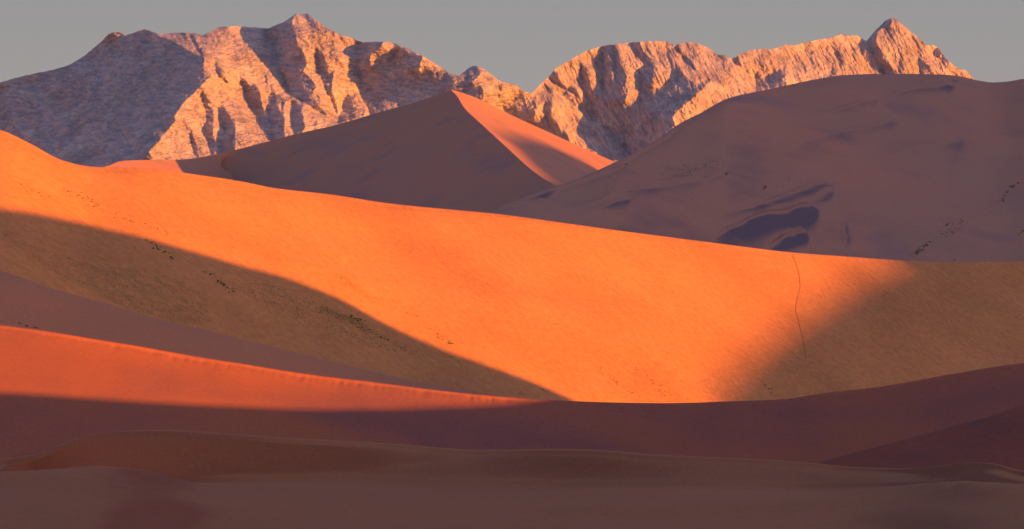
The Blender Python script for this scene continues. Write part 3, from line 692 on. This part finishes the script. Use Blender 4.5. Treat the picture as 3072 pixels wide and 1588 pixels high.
def along(pts, n, w, jit=0.5):
    out = []; seg = [math.dist(pts[i], pts[i + 1]) for i in range(len(pts) - 1)]; T = sum(seg)
    for _ in range(n):
        d = random.random() * T; i = 0
        while i < len(seg) - 1 and d > seg[i]: d -= seg[i]; i += 1
        t = d / seg[i]; x = pts[i][0] * (1 - t) + pts[i + 1][0] * t; y = pts[i][1] * (1 - t) + pts[i + 1][1] * t
        out.append((x + random.gauss(0, w * 1.2), y + random.gauss(0, w * 0.6)))
    return out
def within(poly, n, clump=0):
    xs = [p[0] for p in poly]; ys = [p[1] for p in poly]; out = []
    while len(out) < n:
        x, y = random.uniform(min(xs), max(xs)), random.uniform(min(ys), max(ys))
        if not inside(np.array([[x]]), np.array([[y]]), poly)[0, 0]: continue
        if clump and float(fbm(np.array([(x + y * 0.8) / 60]), np.array([(y - x * 0.55) / 16]), 3, clump, 0.7)[0]) < random.uniform(-0.5, 0.35): continue
        out.append((x, y))
    return out

shrub_meshes = {}
def plant(key, pts, kind, mat, size, label, group):
    """separate plants standing on one dune"""
    lib = SH if kind == 'shrub' else GR
    pts = sorted(pts)
    for i, (x, y) in enumerate(pts):
        p, nrm = hit(DUNES[key][2], x, y)
        if p is None: continue
        k = (kind, mat.name, random.randrange(4))
        if k not in shrub_meshes:
            V, Fs = lib[k[2]]; o = link_mesh(kind, V, Fs, mat, smooth=False); shrub_meshes[k] = o.data
        else:
            o = bpy.data.objects.new(kind, shrub_meshes[k]); C.objects.link(o)
        o.location = p; s_ = size * random.uniform(0.5, 1.5); o.scale = (s_ * random.uniform(0.9, 1.3), s_, s_ * random.uniform(0.8, 1.1))
        o.rotation_euler = (0, 0, random.uniform(0, 6.28))
        o['label'] = label if len(pts) == 1 else ('leftmost ' if i == 0 else 'rightmost ' if i == len(pts) - 1 else 'inner ') + label; o['category'] = 'shrub' if kind == 'shrub' else 'grass tuft'; o['group'] = group

def cover(key, name, lots, label, cat):
    """uncountable growth on one dune, a single object with a slot per tone"""
    VV, FF, MI, off = [], [], [], 0; mats = []
    for pts, mat, size in lots:
        if mat not in mats: mats.append(mat)
        for x, y in pts:
            p, nrm = hit(DUNES[key][2], x, y)
            if p is None: continue
            V, Fs = TINY[random.randrange(5)]; s_ = size * random.uniform(0.5, 1.4); a = random.uniform(0, 6.28); c, d = math.cos(a), math.sin(a)
            W = np.stack([V[:, 0] * c - V[:, 1] * d, V[:, 0] * d + V[:, 1] * c, V[:, 2] * 0.8], -1) * s_ + np.array(p)
            VV.append(W); FF.append(Fs + off); MI += [mats.index(mat)] * len(Fs); off += len(W)
    o = link_mesh(name, np.vstack(VV), np.vstack(FF), None, smooth=False, kind='stuff')
    for m_ in mats: o.data.materials.append(m_)
    o.data.polygons.foreach_set("material_index", np.array(MI, dtype=np.int32))
    o['label'] = label; o['category'] = cat

plant('main', along([(188,564),(215,580),(240,590),(270,604),(300,624)], 34, 7), 'shrub', G_dark, 0.50, "small dark shrub in the dotted line on sunlit orange sand near the left edge", "dotted line of shrubs on the sunlit left of the great dune")
plant('main', along([(310,628),(368,658),(428,671),(513,705)], 22, 7), 'shrub', G_dark, 0.42, "tiny dark shrub on sunlit sand just above the shadow edge, left side", "tiny shrubs just above the shadow edge")
plant('main', along([(26,538),(85,568),(171,611)], 22, 9), 'shrub', G_olive, 0.45, "olive tuft on the sunlit slope at the far left of the orange dune", "olive tufts at the far left of the orange dune")
plant('main', along([(441,718),(483,752),(522,782)], 30, 5), 'shrub', G_dark, 0.55, "dark green shrub in the short dense strip just inside the shadow", "short dense shrub strip just inside the shadow")
plant('main', along([(616,812),(655,842),(702,877)], 30, 5), 'shrub', G_dark, 0.6, "dark green shrub in the dense strip above the purple hollow", "dense shrub strip above the purple hollow")
plant('main', along([(1050,950),(1060,955),(1100,968)], 12, 4), 'shrub', G_green, 0.65, "bright green shrub in the greenest clump below the shadow edge", "greenest clump below the shadow edge")
plant('main', along([(1105,985),(1150,1015),(1170,1030)], 12, 6), 'shrub', G_green, 0.5, "green shrub trailing downhill from the greenest clump in shade", "green shrubs trailing downhill in the shade")
plant('main', [(1205,1045),(1215,1052),(1350,1072),(1375,1085),(1620,1166),(1628,1170),(1635,1176),(1534,1175),(1560,1182)], 'shrub', G_green, 0.5, "lone green shrub near the foot of the shaded slope", "lone shrubs near the foot of the shaded slope")
plant('main', along([(1308,1008),(1330,1022),(1362,1036)], 12, 4), 'shrub', G_olive, 0.5, "olive shrub on glowing orange sand beside the sharp shadow edge", "olive shrubs beside the sharp shadow edge")
plant('main', along([(1790,1098),(1850,1145),(1911,1189)], 20, 5), 'shrub', G_olive, 0.42, "olive shrub in the left streak of the lower sunlit slope", "left shrub streak of the lower sunlit slope")
plant('main', along([(1900,1100),(1963,1155),(2010,1190)], 18, 5), 'shrub', G_dark, 0.42, "dark shrub in the right streak of the lower sunlit slope", "right shrub streak of the lower sunlit slope")
plant('main', along([(2290,1155),(2315,1172),(2340,1190)], 14, 5), 'shrub', G_green, 0.42, "green shrub in the soft shadow low on the right of the dune", "shrubs in the soft shadow low on the right")
plant('red', [(0,964),(8,966),(56,969),(60,972),(81,979),(108,984),(114,985)], 'shrub', G_dark, 0.6, "dark shrub poking up behind the lower glowing crest at left edge", "shrubs behind the lower glowing crest")
plant('big', [(1877,492),(1880,494)], 'shrub', G_dark, 1.0, "dark green shrub high on the left flank of the big shaded dune", "two shrubs high on the left flank")
plant('big', [(1899,520)], 'shrub', G_dark, 0.9, "single dark shrub below the highest pair on the shaded left flank", "single shrub on the left flank")
plant('big', along([(2040,512),(2062,516),(2090,508),(2122,500)], 22, 5), 'grass_tuft', G_pale, 1.0, "pale grass tuft in the long clump on the shaded dune's left flank", "long pale grass clump on the left flank")
plant('big', along([(2150,492),(2162,486),(2170,484)], 6, 3), 'grass_tuft', G_pale, 0.9, "pale grass tuft in the small knot right of the long clump", "small knot of grass right of the long clump")
plant('big', [(2177,522),(2180,523)], 'shrub', G_dark, 1.0, "dark shrub below the small pale grass knot", "shrubs below the small pale grass knot")
plant('big', [(2366,533),(2370,537),(2364,541)], 'grass_tuft', G_pale, 1.0, "pale grass tuft standing alone in the middle of the shaded dune", "pale tufts in the middle of the shaded dune")
plant('big', [(2290,568),(2293,563),(2297,561)], 'shrub', G_dark, 0.9, "dark shrub above the lower pale grass in the dune's middle", "dark shrubs above the lower pale grass")
plant('big', along([(2270,596),(2290,592),(2302,590)], 9, 3), 'grass_tuft', G_pale, 0.9, "pale grass tuft in the low clump under the dark shrubs", "low pale grass clump under the dark shrubs")
plant('big', along([(3067,545),(3033,563),(3016,580),(2999,614)], 24, 5), 'shrub', G_dark, 0.75, "dark shrub in the upper strip by the right edge of the shaded dune", "upper shrub strip by the right edge")
plant('big', along([(2730,770),(2752,757),(2776,735),(2800,726)], 26, 4), 'shrub', G_dark, 0.85, "dark green shrub in the lowest strip above the sunlit crest at right", "lowest shrub strip above the crest at right")
plant('big', along([(2823,708),(2871,678),(2896,661)], 22, 9), 'shrub', G_dark, 0.6, "small dark shrub scattered between the two strips at right", "shrubs scattered between the two strips")
plant('big', [(2838,678),(2842,674),(2846,670),(2912,620),(2910,621)], 'shrub', G_dark, 0.85, "dark shrub standing apart, left of the scattered ones at right", "shrubs standing apart at right")
plant('big', [(2862,781),(2866,776),(3060,700),(3064,698),(3055,706),(3068,694)], 'shrub', G_dark, 0.85, "dark shrub low down near the crest at the right edge", "shrubs low down near the right edge")
cover('main', 'grass', [
    (within([(0,684),(107,739),(300,799),(470,808),(620,885),(633,962),(578,975),(385,932),(257,864),(107,791),(0,700)], 7000, 7), G_olive, 0.34),
    (within([(0,684),(107,739),(300,799),(470,808),(620,885),(633,962),(578,975),(385,932),(257,864),(107,791),(0,700)], 250, 7), G_dark, 0.3),
    (within([(640,850),(800,850),(984,920),(1160,1010),(1300,1080),(1100,1040),(984,1000),(820,920)], 1500, 9), G_green, 0.45),
    (along([(960,925),(1000,940),(1060,965),(1110,1000)], 900, 9), G_green, 0.42),
    (along([(1005,822),(1040,845),(1128,906)], 800, 9), G_yellow, 0.38),
    (along([(1154,898),(1257,958),(1300,992),(1364,1035)], 700, 10), G_yellow, 0.38),
    (along([(60,552),(130,590),(170,605)], 420, 14), G_yellow, 0.38),
    (within([(1500,1000),(1700,960),(2100,1060),(2150,1204),(1760,1200),(1600,1100)], 2400, 11), G_yellow, 0.36),
    (along([(1685,1018),(1792,1099),(1911,1189)], 600, 16), G_olive, 0.36), (along([(1834,1052),(1963,1155),(2027,1198)], 600, 16), G_olive, 0.36),
    (within([(1950,1080),(2300,1090),(2560,1090),(2560,1160),(2350,1194),(1950,1204)], 1600, 12), G_olive, 0.38),
    (within([(900,640),(1900,720),(2500,800),(2500,1000),(2000,1100),(1500,1000),(1000,760)], 1500, 13), G_yellow, 0.26),
    (within([(2300,900),(3060,860),(3060,1080),(2350,1190)], 1100, 14), G_olive, 0.34),
    (within([(180,530),(700,640),(900,760),(800,790),(300,650)], 500, 15), G_yellow, 0.3)], "sparse green and yellow grass scattered over the great orange dune", "grass")
cover('big', 'grass', [
    (within([(1980,500),(2180,480),(2200,515),(2050,545),(1972,555)], 300, 21), G_pale, 0.7), (within([(1830,530),(1990,540),(1900,600),(1780,610)], 160, 22), G_olive, 0.6),
    (along([(2740,765),(2830,708),(2900,655),(3000,600),(3060,545)], 420, 14), G_dark, 0.5)], "thin grass on the big dune in shade", "grass")

# ------------------------------------------------------------------ a line of footprints up the great dune
def trail(pix, width, mat):
    P = []
    for i in range(len(pix) - 1):
        for t in np.linspace(0, 1, 14, endpoint=False): P.append((pix[i][0] * (1 - t) + pix[i + 1][0] * t, pix[i][1] * (1 - t) + pix[i + 1][1] * t))
    C3 = [hit(DUNES['main'][2], x + random.uniform(-0.7, 0.7), y) for x, y in P]; C3 = [(p, n) for p, n in C3 if p is not None]
    V = []
    for i, (p, n) in enumerate(C3):
        w = width * random.uniform(0.6, 1.3)
        for k, (o, h) in enumerate([(-1, 0.01), (-0.6, 0.14), (-0.2, 0.03), (0.25, 0.03), (0.6, 0.13), (1, 0.01)]):
            V.append(p + Vector((o * w, 0, 0)) - Vector((0, 0, 0)) + Vector((0, 0, -n.x / max(n.z, 0.2) * o * w)) + n * (h * random.uniform(0.6, 1.2) + 0.02))
    link_mesh("footpath", np.array([tuple(v) for v in V]), grid_faces(len(C3), 6), mat, kind='structure')
M_track = sand("trodden_sand", (0.50, 0.212, 0.058), (0.56, 0.24, 0.06), None, 0.2)
trail([(2376,764),(2389,794),(2399,832),(2401,866),(2390,901),(2386,931),(2396,965),(2408,1018),(2421,1082)], 0.07, M_track)

# ------------------------------------------------------------------ the air
def haze():
    m = bpy.data.materials.new("haze"); m.use_nodes = True; n, l = m.node_tree.nodes, m.node_tree.links; n.clear()
    o = n.new("ShaderNodeOutputMaterial"); v = n.new("ShaderNodeVolumePrincipled")
    v.inputs['Color'].default_value = (0.2, 0.5, 1.0, 1); v.inputs['Absorption Color'].default_value = (1, 1, 1, 1)
    v.inputs['Density'].default_value = 0.9e-5; v.inputs['Anisotropy'].default_value = 0.0
    l.new(v.outputs[0], o.inputs['Volume'])
    x0, x1, y0, y1, z0, z1 = -2500, 5200, -1800, 14500, FLOOR - 8, 640
    V = [(x, y, z) for z in (z0, z1) for y in (y0, y1) for x in (x0, x1)]
    Fq = [(0, 2, 3, 1), (4, 5, 7, 6), (0, 1, 5, 4), (2, 6, 7, 3), (0, 4, 6, 2), (1, 3, 7, 5)]
    link_mesh("haze", V, Fq, m, smooth=False, kind='stuff')
haze()
